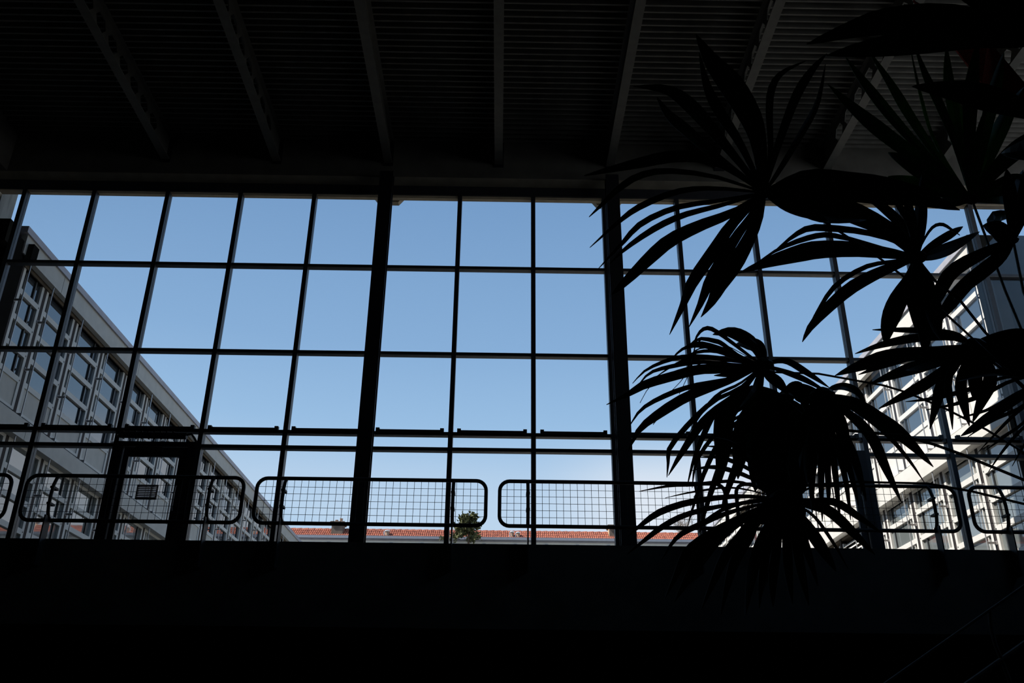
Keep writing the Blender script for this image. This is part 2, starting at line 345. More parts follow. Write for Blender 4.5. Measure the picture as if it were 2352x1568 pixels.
# =================================================================== SIDE BUILDINGS
def facade(side):
    """side -1: left building (in shade), +1: right building (sunlit). Local frame: u = outward distance from the fascia plane."""
    sg = side
    XF = -8.92 if sg < 0 else 8.74          # fascia plane
    k = 1.0 if sg < 0 else 1.0
    if sg < 0:
        zr, zcap, zf, zbt, zbb = 9.05, 8.92, 8.54, 5.79, 5.44
        tr = [8.02, 7.50, 6.99, 6.49]; pb = 5.92; trl = [4.93, 4.47, 3.96, 3.45]; pbl = 2.88; b2 = (2.75, 2.40)
        mod = 1.41; rods = [14.85, 15.80, 17.20, 18.61]; XG = -9.12; Y0 = 14.45; nmod = 20
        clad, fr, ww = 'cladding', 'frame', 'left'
    else:
        zr, zcap, zf, zbt, zbb = 9.17, 9.04, 8.66, 5.93, 5.53
        tr = [8.22, 7.71, 7.17, 6.66]; pb = 6.08; trl = [5.05, 4.50, 3.98, 3.46]; pbl = 2.9; b2 = (2.80, 2.42)
        mod = 1.49; rods = [14.60, 16.10, 17.59, 19.09]; XG = 8.97; Y0 = 14.45; nmod = 17
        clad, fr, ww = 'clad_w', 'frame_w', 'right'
    while len(rods) < nmod: rods.append(rods[-1]+mod)
    Y1 = rods[-1]+mod
    XS = XG+sg*.25
    r = empty('courtyard_building', (0, 0, 0), category='building',
              label='shaded grey building with roof edge sloping down from the left' if sg < 0 else 'brightly sunlit white building behind the palm leaves')
    def bx(u0, u1, y0, y1, z0, z1): return B(*sorted((XF+sg*u0, XF+sg*u1)), y0, y1, z0, z1)
    ug = abs(XG-XF)
    bx(ug+.16, 9, Y0, Y1, -EYE, zf+.2).ob('wall', 'gap' if sg < 0 else 'gap', r)
    bx(-.04, 9, Y0-.1, Y1+.1, zcap, zr).ob('roof_edge', 'cap', r)
    n = 0
    y = Y0
    # fascia panels, band panels with thin joints
    yy = [Y0] + [rods[0]+mod*3.0*(i)+1.2 for i in range(0, 8)]
    yy = [v for v in yy if v < Y1-1]+[Y1]
    for a, c in zip(yy[:-1], yy[1:]):
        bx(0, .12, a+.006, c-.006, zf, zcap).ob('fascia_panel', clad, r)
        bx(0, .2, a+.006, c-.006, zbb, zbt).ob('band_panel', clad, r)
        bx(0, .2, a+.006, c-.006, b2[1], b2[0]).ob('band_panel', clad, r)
    bx(.12, ug+.16, Y0, Y1, zf+.02, zf+.08).ob('soffit', 'soffit', r)
    bx(.2, ug+.16, Y0, Y1, zbb+.02, zbb+.08).ob('soffit', 'soffit', r)
    bx(.14, ug+.16, Y0, Y1, zf-.06, zf+.02).ob('soffit_batten', 'soffit', r)
    bx(.22, ug+.16, Y0, Y1, zbb-.06, zbb+.02).ob('soffit_batten', 'soffit', r)
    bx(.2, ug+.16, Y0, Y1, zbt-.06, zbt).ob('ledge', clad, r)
    gx = lambda d0, d1: sorted((XG+sg*d0, XG+sg*d1))
    def window_meshes(W, trs, ztop, zpb, zsill_b):
        # local y from 0..W (between two gaps)
        f = MB(); st = .085
        x0, x1 = sorted((-sg*.03, sg*.05))
        f.box(x0, x1, .05, .05+st, zpb, ztop); f.box(x0, x1, W-.05-st, W-.05, zpb, ztop)
        nd = .05+st+.13
        for i, z in enumerate(trs): f.box(x0, x1, .05+st, W-.05-st, z-.05, z+.055)
        f.box(x0, x1, .05+st, W-.05-st, ztop-.06, ztop)
        f.box(x0, x1, .05+st, W-.05-st, zpb, zpb+.05)
        fm = f.mesh('window', fr)
        ps = []
        zz = [ztop-.06]+[z-.05 for z in trs]; lo = [z+.055 for z in trs]
        px0, px1 = sorted((sg*.02, sg*.035))
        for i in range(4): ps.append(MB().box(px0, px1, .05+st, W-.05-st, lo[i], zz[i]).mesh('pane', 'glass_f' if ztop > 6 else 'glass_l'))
        gk = MB()
        qx0, qx1 = sorted((-sg*.005, sg*.02))
        for i in range(4): gk.box(qx0, qx1, W-.34, W-.30, lo[i], zz[i])
        gm = gk.mesh('gasket', 'ironmongery')
        gl = MB()
        for i in range(4): gl.box(*sorted((-sg*.012, sg*.02)), .05+st+.12, .05+st+.145, lo[i], zz[i])
        sm = gl.mesh('sash_edge', fr)
        pm = MB().box(*sorted((-sg*.01, sg*.03)), .05+st, W-.05-st, zpb+.05, trs[-1]-.05).mesh('infill_panel', clad)
        an = MB().box(*sorted((-sg*.034, -sg*.03)), W-.11, W-.085, trs[0]-.01, trs[0]+.015)
        for z in trs[1:]: an.box(*sorted((-sg*.034, -sg*.03)), W-.11, W-.085, z-.01, z+.015)
        hm = an.mesh('bolt', 'ironmongery')
        return fm, ps, gm, sm, pm, hm
    rd = .012
    def rodset(zt_, zb_, cl):
        xr = -sg*0+0
        rm = MB().tube([(0, 0, zb_), (0, 0, zt_)], rd, 6).mesh('awning_rod', 'rod')
        tm = MB().tube([(0, 0, zb_+.02), (0, 0, zt_)], .03, 8).box(*sorted((-sg*.032, sg*.12)), -.052, .052, zb_-.02, zt_).mesh('awning_tube', 'gap')
        br = MB()
        ux = abs(XG-XF)
        for z in cl:
            br.box(*sorted((0, sg*(ux-.02))), -.012, .012, z-.018, z+.018)
            br.box(*sorted((sg*(ux-.07), sg*(ux+.02))), -.05, .05, z-.035, z+.035)
        bmh = br.mesh('rod_bracket', 'tube')
        return rm, tm, bmh
    up = rodset(zf+.02, pb-.12, (tr[0]-.26, tr[2]-.23, pb-.06))
    lw = rodset(zbb+.02, pbl-.1, (trl[0]-.23, trl[2]-.23, pbl-.05))
    cache = {}
    for i, y in enumerate(rods):
        W = (rods[i+1]-y) if i+1 < len(rods) else mod
        key = round(W, 2)
        if key not in cache: cache[key] = (window_meshes(W, tr, zf, pb, 0), window_meshes(W, trl, zbb, pbl, 0))
        for lvl, ms in enumerate(cache[key]):
            if sg > 0 and lvl == 1 and i in (5, 6): # closed louvres
                x0, x1 = gx(-.02, .05)
                o = B(x0, x1, y+.1, y+.16, pbl, zbb-.15).ob('louvre_frame', fr, r)
                B(x0, x1, y+W-.16, y+W-.1, pbl, zbb-.15).ob('louvre_frame', fr, r)
                for q in range(22):
                    z = zbb-.22-q*.11
                    if z < pbl: break
                    MB().prism([(x1, z+.04), (x1, z), (x0, z-.045), (x0, z-.03)], 'y', y+.16, y+W-.16).ob('slat', fr, r)
                continue
            fm, ps, gm, sm, pm, hm = ms
            o = link('window', fm, r, (XG, y, 0))
            for p in ps: link('pane', p, o)
            link('gasket', gm, o); link('sash_edge', sm, o); link('infill_panel', pm, o); link('bolt', hm, o)
        for (rm, tm, bmh) in (up, lw):
            link('awning_rod', rm, r, (XF+sg*.03, y+.0, 0)); link('awning_tube', tm, r, (XG-sg*.0, y+.0, 0)); link('rod_bracket', bmh, r, (XF+sg*.03, y+.0, 0))
    if sg > 0:
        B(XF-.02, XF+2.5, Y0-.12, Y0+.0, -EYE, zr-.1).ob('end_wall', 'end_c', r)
    return r
facade(-1); facade(1)
# piers and upper concrete between the hall and the side buildings
B(-13, -8.95, 14.2, 14.62, -EYE, 8.78).ob('side_pier', 'dark_cast', kind='structure')
B(-8.93, -8.81, 14.55, 14.75, 8.44, 8.78).ob('corner_casing', 'dark_cast', kind='structure')
sb = empty('side_bracket_beam', kind='structure')
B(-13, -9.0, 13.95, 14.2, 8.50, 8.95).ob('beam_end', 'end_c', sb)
B(-14, -9.62, 14.45, 14.92, 9.06, 13).ob('tower_parapet', 'concrete_out', kind='structure')
B(-14, -9.7, 8, 13.9, -EYE, 13).ob('sun_block_tower', 'concrete_out', label='grey board-marked concrete tower added out of view at the left to block the sun', category='tower')  # added mass outside the frame, keeps sun out of the left clerestory
re_ = empty('end_pavilion', kind='structure')
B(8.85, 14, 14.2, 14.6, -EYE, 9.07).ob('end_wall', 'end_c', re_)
B(8.78, 8.98, 14.05, 14.2, -EYE, 8.6).ob('pilaster', 'concrete_dark', re_)
B(9.75, 10.1, 14.1, 14.2, 5.5, 7.9).ob('slot_window', 'glass_f', re_)
# =================================================================== GROUND AND FAR BUILDING
B(-60, 60, 14.2, 120, -1.75, -EYE-.002).ob('courtyard_ground', 'ground', kind='structure')
fb = empty('tiled_house', (0, 45, 0), label='long pale house with red pantile roof closing the courtyard', category='building')
gz = 10.45
B(-30, 30, .22, .75, -EYE, gz-.17).ob('wall', 'render', fb)
B(-30, 30, .16, .75, gz-.17, gz-.11).ob('eaves_board', 'cap', fb)
MB().prism([(0, gz-.11), (0, gz+.02), (.03, gz+.02), (.03, gz-.09), (.13, gz-.09), (.13, gz-.02), (.16, gz-.02), (.16, gz-.11)], 'x', -30, 30).ob('gutter', 'gutter', fb)
hk = MB()
for i in range(36):
    if abs(-28+i*1.56) < 28: pass
for i in range(20):
    x = -13.4+i*1.56
    B(x, x+.16, .12, .25, gz-.36, gz-.28).ob('gutter_bracket', 'gutter', fb)
# pantile roof: real half-round tiles in rows, each row one joined part
pitch = math.radians(34); ex = .30; pw = .105
def row(j):
    b = MB(); y0 = .12+j*ex*math.cos(pitch); z0 = gz-.03+j*ex*math.sin(pitch)
    y1 = y0+(ex+.06)*math.cos(pitch); z1 = z0+(ex+.06)*math.sin(pitch)
    n = int(34/pw); seg = 4; xs = -17.0
    for i in range(n):
        o = len(b.v); jit = random.uniform(-.008, .012)
        for (yy, zz, up) in ((y0+jit, z0+.035, 1), (y1, z1, 1)):
            for q in range(seg+1):
                an = math.pi*q/seg; b.v.append((xs+i*pw+pw/2-.5*pw*.96*math.cos(an), yy, zz+  .065*math.sin(an)+random.uniform(0, .006)))
        for (q) in range(seg): b.f.append((o+q, o+q+1, o+seg+1+q+1, o+seg+1+q))
        c0 = len(b.v); b.v += [(xs+i*pw+pw/2-.5*pw*.96, y0+jit, z0), (xs+i*pw+pw/2+.5*pw*.96, y0+jit, z0)]
        b.f.append((c0, o, o+1, o+2, o+3, o+4, c0+1))
    return b
for j in range(3): row(j).ob('tile_row', 'tile', fb, kind='stuff')
zr_ = gz-.03+3*ex*math.sin(pitch); yr_ = .12+3*ex*math.cos(pitch)
MB().prism([(.1, gz-.06), (yr_, zr_-.03), (yr_+.9, gz-.06)], 'x', -17, 17).ob('roof_underlay', 'chimney', fb)
rb = MB()
for i in range(100):
    x = -17+i*.34; rb.tube([(x, yr_+.02, zr_+.02), (x+.33, yr_+.02, zr_+.045)], .07, 8)
rb.ob('ridge_tile', 'tile', fb, kind='stuff')
# chimneys and vents
def chimney(px0, px1, pyt, pots, Y, l, side):
    p0 = atY(px0, 1236, Y); p1 = atY(px1, pyt, Y)
    r = link('chimney', MB().box(-(p1.x-p0.x)/2, (p1.x-p0.x)/2, 0, .6, -.25, p1.z-gz-.14).mesh('chimney', 'chimney'), fb, ((p0.x+p1.x)/2, Y-45, gz), label=l)
    hw = (p1.x-p0.x)/2; h = p1.z-gz
    if side: B(-hw-.012, -hw, 0, .6, -.25, h-.14).ob('painted_sunlit_side', 'side_sunlight', r)  # thin skin carrying the painted sunlight
    MB().prism([(-hw-.06, h-.14), (hw+.06, h-.14), (hw+.1, h-.05), (hw+.06, h), (-hw-.06, h), (-hw-.1, h-.05)], 'y', -.06, .66).ob('cap', 'chimney', r)
    for q, (dx, hh, mm) in enumerate(pots): MB().lathe((dx, .25, h), [(.075, 0), (.07, hh-.03), (.085, hh-.02), (.085, hh)], 12).ob('chimney_pot', mm, r)
    return r
chimney(759, 789, 1197, [(-.10, .12, 'clay'), (.13, .2, 'clay')], 45.3, 'brown chimney with two pots on the tiled roof left of the left column', False)
chimney(1400, 1427, 1205, [], 45.4, 'broad brown chimney with one sunlit side next to the right column', True)
def flue(px, py0, py1, wpx, l, two=False):
    p0 = atY(px, py0, 45.25); p1 = atY(px, py1, 45.25); rr = wpx/2/F*45*1.02
    h = p1.z-p0.z+.12
    r = link('roof_vent', MB().lathe((0, 0, 0), [(rr*.8, 0), (rr*.8, h-.06)], 14).mesh('roof_vent', 'clay'), fb, (p0.x, .25, p0.z-.12), label=l)
    MB().lathe((0, 0, 0), [(rr, h-.09), (rr*1.1, h-.07), (rr*1.1, h-.03), (rr*.5, h)], 14).ob('hood', 'flue', r)
    B(-rr*1.35, -rr*1.0, -.05, .05, 0, h-.07).ob('bracing_strip', 'flue', r)
    return r
flue(889, 1233, 1217, 12, 'metal hooded roof vent pipe between the left column and the tree')
flue(1176, 1236, 1219, 9, 'metal hooded roof vent pipe left of the railing post, left one of a close pair')
flue(1190, 1236, 1221, 10, 'metal hooded roof vent pipe left of the railing post, right one of a close pair')
# trees
def conifer(px, pyt, pyb, Y, wpx, l, seed, n=650):
    rnd = random.Random(seed); top = atY(px, pyt, Y); bot = atY(px, pyb, Y); s_ = Y*1.02/F
    r = empty('conifer', (bot.x, Y, -EYE), label=l, category='tree')
    H = top.z+EYE; hb_ = bot.z+EYE; W = wpx*s_/2; hc = H-hb_
    MB().tube([(0, 0, 0), (.05, 0, hb_), (0, 0, H-.1)], .09, 7, r1=.02).ob('trunk', 'bark', r)
    b = MB()
    lumps = [(rnd.uniform(-1, 1), rnd.uniform(-.6, .6), rnd.random()**1.3) for _ in range(16)]+[(.55, 0, .9), (.45, .1, .75), (-.45, 0, .62), (.1, 0, .5), (-.1, .1, .3), (.7, 0, .6)]
    for i in range(n):
        lx, ly, lz = rnd.choice(lumps); wl_ = (1.15-.5*lz)
        c = V((lx*W*.72*wl_+rnd.gauss(0, W*.13), ly*W*.7+rnd.gauss(0, W*.13), hb_+lz*hc*.86+rnd.gauss(0, hc*.055)))
        if c.z > H: c.z = H
        for _ in range(2):
            d = V((rnd.gauss(0, 1), rnd.gauss(0, 1), rnd.gauss(.5, .8))).normalized()*rnd.uniform(.6, 1)*W*.2
            sd = d.cross(V((rnd.gauss(0, 1), rnd.gauss(0, 1), rnd.gauss(0, 1)))).normalized()*W*.05
            o = len(b.v); b.v += [tuple(c-sd), tuple(c+sd), tuple(c+d+sd*.6), tuple(c+d-sd*.6)]; b.f.append((o, o+1, o+2, o+3))
    b.ob('foliage', 'pine', r, kind='stuff')
    return r
conifer(1074, 1173, 1240, 43.5, 72, 'green pine crown rising above the tiled roof inside the railing end', 3, 1100)
conifer(1020, 1229, 1240, 44.3, 34, 'low bushy evergreen tip at the gutter left of the pine', 5, 160)
conifer(1760, 1060, 1210, 47, 90, 'dark conifer behind the palm, mirrored in the left windows', 7, 700)
def bare(px, pyt, Y, l):
    rnd = random.Random(8); top = atY(px, pyt, Y); r = empty('bare_tree', (top.x, Y, -EYE), label=l, category='tree')
    H = top.z+EYE; MB().tube([(0, 0, 0), (0, 0, H-1.2)], .12, 6, r1=.05).ob('trunk', 'twig', r)
    b = MB()
    for i in range(60):
        a = V((0, 0, H-1.3+rnd.random()*.4)); an = rnd.uniform(0, 6.28); d = V((math.cos(an)*rnd.uniform(.2, .8), math.sin(an)*.5, rnd.uniform(.5, 1.1)))
        m1 = a+d*.5+V((0, 0, -.05)); e = a+d
        b.tube([a, m1, e], .011, 4, r1=.004)
        for _ in range(3):
            q = a+d*rnd.uniform(.4, .9); b.tube([q, q+V((rnd.gauss(0, .2), rnd.gauss(0, .1), rnd.uniform(.05, .3)))], .005, 3)
    b.ob('twigs', 'twig', r, kind='stuff')
bare(1566, 1186, 49, 'leafless tree with fine twigs above the tiled roof right of the right column')
# =================================================================== FAN PALM
CROWN = atY(2700, 1245, 4.1)
palm = empty('fan_palm', (CROWN.x, CROWN.y, -EYE), label='large dark fan palm with drooping leaflets hanging in front of the window', category='palm')
def P(v): return tuple(V(v)-V((CROWN.x, CROWN.y, -EYE)))
tk = MB(); pts = []
for i in range(9):
    z = -EYE+(CROWN.z+EYE)*i/8
    pts.append(P((CROWN.x+.05*math.sin(i), CROWN.y, z)))
tk.tube(pts, .14, 12, r1=.11)
tko = tk.ob('trunk', 'fibre', palm, smooth=True)
for i in range(26):
    z = -EYE+.3+(CROWN.z+EYE-.3)*i/26; an = i*2.4
    c = V((CROWN.x+.12*math.cos(an), CROWN.y+.12*math.sin(an), z))
    MB().tube([P(c), P(c+V((.07*math.cos(an), .07*math.sin(an), .10)))], .035, 6, r1=.015).ob('leaf_base', 'fibre', tko)
def cat(pts, t):
    n = len(pts)-1; x = t*n; i = min(int(x), n-1); u = x-i
    p0 = pts[max(i-1, 0)]; p1 = pts[i]; p2 = pts[i+1]; p3 = pts[min(i+2, n)]
    return tuple(.5*((2*b_)+(-a_+c_)*u+(2*a_-5*b_+4*c_-d_)*u*u+(-a_+3*b_-3*c_+d_)*u**3) for a_, b_, c_, d_ in zip(p0, p1, p2, p3))
def leaflet(fo, hub, pts, wpx, Y, dY, m, full=False):
    pts = [hub]+pts; ns = 13; b = MB(); rows = []
    for i in range(ns+1):
        t = i/ns; x, y = cat(pts, t); x2, y2 = cat(pts, min(1, t+.02)); x1, y1 = cat(pts, max(0, t-.02))
        tx, ty = x2-x1, y2-y1; L_ = math.hypot(tx, ty) or 1; nx, ny = -ty/L_, tx/L_
        if t < .58: wv = .24+.76*math.sin(math.pi*(t/.58)/2)
        else: wv = 1-((t-.58)/.42)**1.6
        hw = max(wpx*.5*wv, .7)
        YY = Y+dY*t*t
        fold = hw/F*Y*.7
        A = atY(x+nx*hw, y+ny*hw, YY); C_ = atY(x-nx*hw, y-ny*hw, YY); Mi = atY(x, y, YY+fold)
        rows.append((A, Mi, C_))
    th = V((0, .0016, 0))
    for A, Mi, C_ in rows: b.v += [P(A), P(Mi), P(C_), P(A+th), P(Mi+th), P(C_+th)]
    for i in range(ns):
        a = i*6; c = a+6
        for q in (0, 1):
            b.f.append((a+q, a+q+1, c+q+1, c+q)); b.f.append((a+3+q, c+3+q, c+4+q, a+4+q))
        b.f.append((a, c, c+3, a+3)); b.f.append((a+2, a+5, c+5, c+2))
    b.ob('leaflet', m, fo)
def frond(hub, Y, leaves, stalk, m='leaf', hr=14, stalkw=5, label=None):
    # hub disc + stalk are the frond's own mesh
    b = MB(); h = atY(*hub, Y)
    sp_ = [P(atY(x, y, yy)) for x, y, yy in [(hub[0], hub[1], Y)]+stalk]+[P(CROWN)]
    b.tube(sp_, stalkw/F*Y, 6)
    c = V(P(h)); rr = hr/F*Y*1.1
    b.lathe((c.x, c.y, c.z-rr*.6), [(rr*.3, 0), (rr*.8, rr*.3), (rr, rr*.6), (rr*.8, rr*.9), (rr*.3, rr*1.2)], 10)
    kw = {'label': label} if label else {}
    fo = b.ob('frond', 'petiole', palm, **kw)
    for i, lf in enumerate(leaves):
        w_, pts = lf[0], lf[1:]
        leaflet(fo, hub, list(pts), w_, Y+.004*(i % 5), .22*math.sin(i*1.9)+.05, m)
    return fo
# upper middle frond
frond((1755, 442), 3.3, [
 (28, (1655, 375), (1560, 358), (1450, 378), (1342, 403)),
 (16, (1640, 405), (1530, 392), (1465, 405), (1420, 434), (1383, 469), (1353, 498)),
 (15, (1640, 432), (1555, 440), (1472, 473), (1421, 509), (1355, 568)),
 (14, (1655, 460), (1555, 476), (1473, 513), (1426, 562), (1375, 616)),
 (15, (1660, 470), (1572, 493), (1506, 523), (1440, 568), (1400, 606)),
 (32, (1688, 486), (1605, 519), (1539, 552), (1489, 595), (1431, 652), (1405, 676)),
 (30, (1732, 462), (1680, 516), (1642, 572), (1592, 645), (1571, 695), (1538, 768)),
 (27, (1724, 497), (1692, 542), (1661, 592), (1630, 645), (1610, 695), (1582, 752)),
 (38, (1742, 500), (1716, 556), (1688, 606), (1656, 650), (1636, 690), (1610, 728)),
 (58, (1743, 330), (1722, 264), (1680, 195), (1635, 140), (1598, 78)),
 (34, (1670, 338), (1625, 285), (1581, 238), (1530, 205), (1455, 198)),
 (26, (1640, 355), (1581, 302), (1537, 264), (1508, 222)),
 (26, (1700, 330), (1655, 260), (1625, 200), (1606, 120)),
 (22, (1781, 352), (1825, 229), (1863, 164), (1899, 123)),
 (16, (1787, 396), (1840, 308), (1878, 235), (1896, 147)),
 (18, (1770, 352), (1767, 264), (1772, 205), (1796, 167), (1850, 140)),
 (58, (1870, 430), (1990, 438), (2100, 450), (2205, 482)),
 (44, (1830, 470), (1900, 492), (1990, 505)),
 (34, (1850, 402), (1960, 412), (2060, 425), (2170, 450)),
 (26, (1800, 470), (1850, 488), (1905, 508))],
 [(1880, 500, 3.4), (2018, 591, 3.5), (2094, 649, 3.6), (2210, 755, 3.7), (2420, 950, 3.9)], stalkw=3.4, hr=24)
# right middle frond
frond((2105, 592), 3.6, [
 (42, (2048, 582), (1960, 572), (1880, 573), (1830, 583), (1760, 603), (1697, 627)),
 (13, (2002, 562), (1911, 540), (1860, 545), (1794, 569), (1740, 602)),
 (16, (2064, 557), (1987, 533), (1911, 524), (1857, 524), (1817, 546), (1775, 580)),
 (36, (2060, 535), (1960, 480), (1870, 452), (1790, 445)),
 (24, (2094, 551), (2064, 508), (2015, 466), (1960, 435)),
 (30, (2040, 535), (1960, 500), (1890, 492)),
 (16, (2088, 512), (2064, 469), (2050, 430)),
 (30, (2113, 533), (2116, 472), (2118, 400)),
 (20, (2098, 512), (2084, 465), (2075, 430)),
 (8, (2122, 551), (2143, 521), (2165, 515), (2186, 527), (2205, 540)),
 (20, (2140, 564), (2186, 536), (2212, 520)),
 (30, (2140, 585), (2186, 567), (2250, 532)),
 (30, (2064, 607), (2002, 634), (1941, 671), (1870, 740), (1843, 785)),
 (12, (2050, 600), (1987, 613), (1920, 655), (1880, 711), (1850, 765)),
 (46, (2092, 640), (2060, 695), (2040, 750), (2034, 792)),
 (56, (2112, 640), (2122, 690), (2126, 745), (2124, 820)),
 (40, (2125, 640), (2140, 690), (2150, 740), (2160, 780)),
 (34, (2090, 660), (2100, 700), (2105, 760))],
 [(2146, 643, 3.7), (2207, 692, 3.75), (2262, 762, 3.8), (2450, 960, 3.95)], stalkw=4, hr=26)
# folded frond at the right edge
frond((2327, 552), 3.9, [
 (34, (2263, 579), (2186, 625), (2149, 690), (2118, 745)),
 (34, (2278, 600), (2217, 655), (2171, 712), (2132, 760)),
 (30, (2300, 590), (2240, 640), (2190, 690)),
 (40, (2300, 530), (2258, 517)), (34, (2300, 545), (2285, 500), (2345, 490)),
 (34, (2325, 500), (2318, 430), (2312, 388)),
 (34, (2345, 500), (2368, 440), (2390, 380)),
 (30, (2330, 480), (2340, 430), (2350, 390))],
 [(2351, 670, 3.95), (2480, 950, 4.0)], stalkw=3.6, hr=14)
# green fan, upper right
frond((2232, 458), 4.0, [
 (26, (2119, 346), (2045, 264), (1987, 191), (1943, 132)),
 (24, (2148, 352), (2089, 264), (2045, 191), (1996, 117)),
 (36, (2133, 381), (2045, 317), (1972, 258), (1902, 194)),
 (22, (2192, 323), (2163, 250), (2128, 176), (2101, 105)),
 (8, (2150, 330), (2115, 220), (2090, 105)),
 (28, (2198, 293), (2180, 191), (2174, 105)),
 (36, (2227, 293), (2233, 191), (2246, 95)),
 (34, (2265, 293), (2286, 205), (2306, 120)),
 (38, (2274, 352), (2309, 273), (2352, 200)),
 (42, (2295, 381), (2352, 330), (2400, 290)),
 (40, (2300, 425), (2345, 418), (2400, 425)), (44, (2300, 450), (2345, 452), (2400, 455)),
 (44, (2160, 415), (2100, 380), (2040, 350)), (34, (2170, 440), (2100, 420), (2040, 405)),
 (30, (2215, 350), (2205, 280), (2200, 230)), (30, (2245, 360), (2260, 290), (2270, 240)),
 (26, (2190, 462), (2150, 465))],
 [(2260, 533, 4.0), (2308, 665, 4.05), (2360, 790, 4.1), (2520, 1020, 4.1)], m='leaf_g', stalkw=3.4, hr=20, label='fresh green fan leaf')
# near dark fronds entering from the right edge
frond((2480, 70), 2.7, [
 (62, (2352, 62), (2180, 36), (2045, 47), (1957, 67), (1853, 101)),
 (58, (2352, 90), (2251, 84), (2104, 96), (1987, 112), (1899, 127)),
 (60, (2352, 30), (2280, 12), (2200, -10)), (40, (2360, 60), (2300, 75), (2230, 72), (2150, 68))],
 [(2560, 500, 3.2), (2650, 900, 3.7)], stalkw=6, hr=20)
frond((2470, 285), 3.0, [
 (62, (2352, 250), (2280, 228), (2192, 208), (2095, 198)), (50, (2400, 330), (2352, 345), (2300, 352))],
 [(2560, 600, 3.3), (2660, 950, 3.8)], stalkw=6, hr=16)
# middle drooping frond
frond((1752, 838), 4.7, [
 (10, (1723, 818), (1659, 770), (1627, 753), (1605, 765), (1589, 800)),
 (30, (1735, 795), (1712, 776), (1675, 762), (1637, 768)),
 (16, (1755, 815), (1745, 789), (1722, 775)),
 (11, (1700, 818), (1660, 790), (1643, 783), (1605, 778), (1575, 800)),
 (10, (1690, 815), (1655, 800), (1601, 787), (1563, 803)),
 (9, (1675, 812), (1611, 794), (1570, 800), (1538, 829)),
 (10, (1680, 826), (1643, 820), (1579, 818), (1531, 828), (1483, 850), (1453, 880)),
 (10, (1691, 837), (1611, 831), (1547, 840), (1493, 856), (1462, 890)),
 (22, (1670, 850), (1610, 850), (1563, 859), (1483, 882), (1445, 904), (1393, 929)),
 (12, (1691, 866), (1595, 885), (1531, 907), (1474, 939), (1445, 980)),
 (24, (1690, 868), (1643, 885), (1579, 910), (1515, 949), (1468, 987), (1442, 1038)),
 (9, (1640, 880), (1580, 905), (1520, 950), (1500, 975)),
 (13, (1700, 890), (1640, 920), (1590, 965), (1540, 1025), (1535, 1060), (1532, 1096)),
 (20, (1705, 895), (1643, 942), (1605, 981), (1563, 1044), (1535, 1092)),
 (14, (1700, 905), (1643, 950), (1620, 990), (1595, 1051), (1578, 1118)),
 (16, (1802, 828), (1850, 853), (1905, 890)), (14, (1802, 853), (1850, 872), (1900, 900)),
 (18, (1715, 850), (1690, 858), (1640, 862)), (9, (1680, 840), (1600, 842), (1530, 858)), (8, (1670, 845), (1590, 855), (1520, 872)),
 (8, (1690, 830), (1620, 822), (1560, 832), (1500, 870)), (8, (1690, 822), (1640, 806), (1590, 812), (1545, 842)),
 (24, (1745, 870), (1735, 900), (1700, 935)), (26, (1765, 860), (1790, 880), (1810, 905)),
 (24, (1735, 800), (1715, 790), (1690, 790)), (8, (1700, 880), (1650, 905), (1610, 950), (1580, 1000)),
 (3, (1640, 780), (1600, 790), (1585, 850), (1560, 905)), (3, (1640, 800), (1590, 810), (1575, 860), (1540, 900)),
 (3, (1630, 830), (1560, 860), (1500, 880), (1470, 925))],
 [(1761, 854, 4.65), (1880, 858, 4.6), (2030, 885, 4.5), (2083, 901, 4.45), (2171, 938, 4.4), (2265, 986, 4.3), (2352, 1039, 4.25)], stalkw=2.6, hr=26)
# frond with hanging leaflets right of the middle
frond((1888, 908), 4.5, [
 (38, (1960, 925), (2020, 965), (2075, 1002), (2144, 1072)),
 (18, (1915, 890), (1945, 888), (1975, 905), (1992, 945)),
 (26, (1950, 950), (2000, 1000), (2035, 1075), (2071, 1154)),
 (10, (1960, 940), (2032, 993), (2085, 1052), (2123, 1107)),
 (22, (1930, 980), (1965, 1060), (1990, 1150)),
 (15, (1908, 1000), (1920, 1100), (1930, 1196)), (14, (1915, 1000), (1942, 1100), (1954, 1194)),
 (15, (1898, 1000), (1902, 1100), (1904, 1170)), (16, (1888, 1000), (1886, 1100), (1889, 1197)),
 (18, (1875, 1000), (1865, 1100), (1866, 1180)), (18, (1865, 990), (1845, 1080), (1838, 1150)),
 (15, (1925, 990), (1955, 1090), (1972, 1160)),
 (34, (1880, 960), (1860, 1040), (1855, 1110)), (34, (1860, 950), (1830, 1020), (1815, 1100)),
 (22, (1860, 895), (1820, 890), (1790, 905)), (34, (1910, 930), (1935, 990), (1945, 1040))],
 [(1880, 981, 4.5), (2070, 999, 4.45), (2144, 1019, 4.4), (2211, 1043, 4.3), (2352, 1101, 4.25)], stalkw=2.6, hr=30)
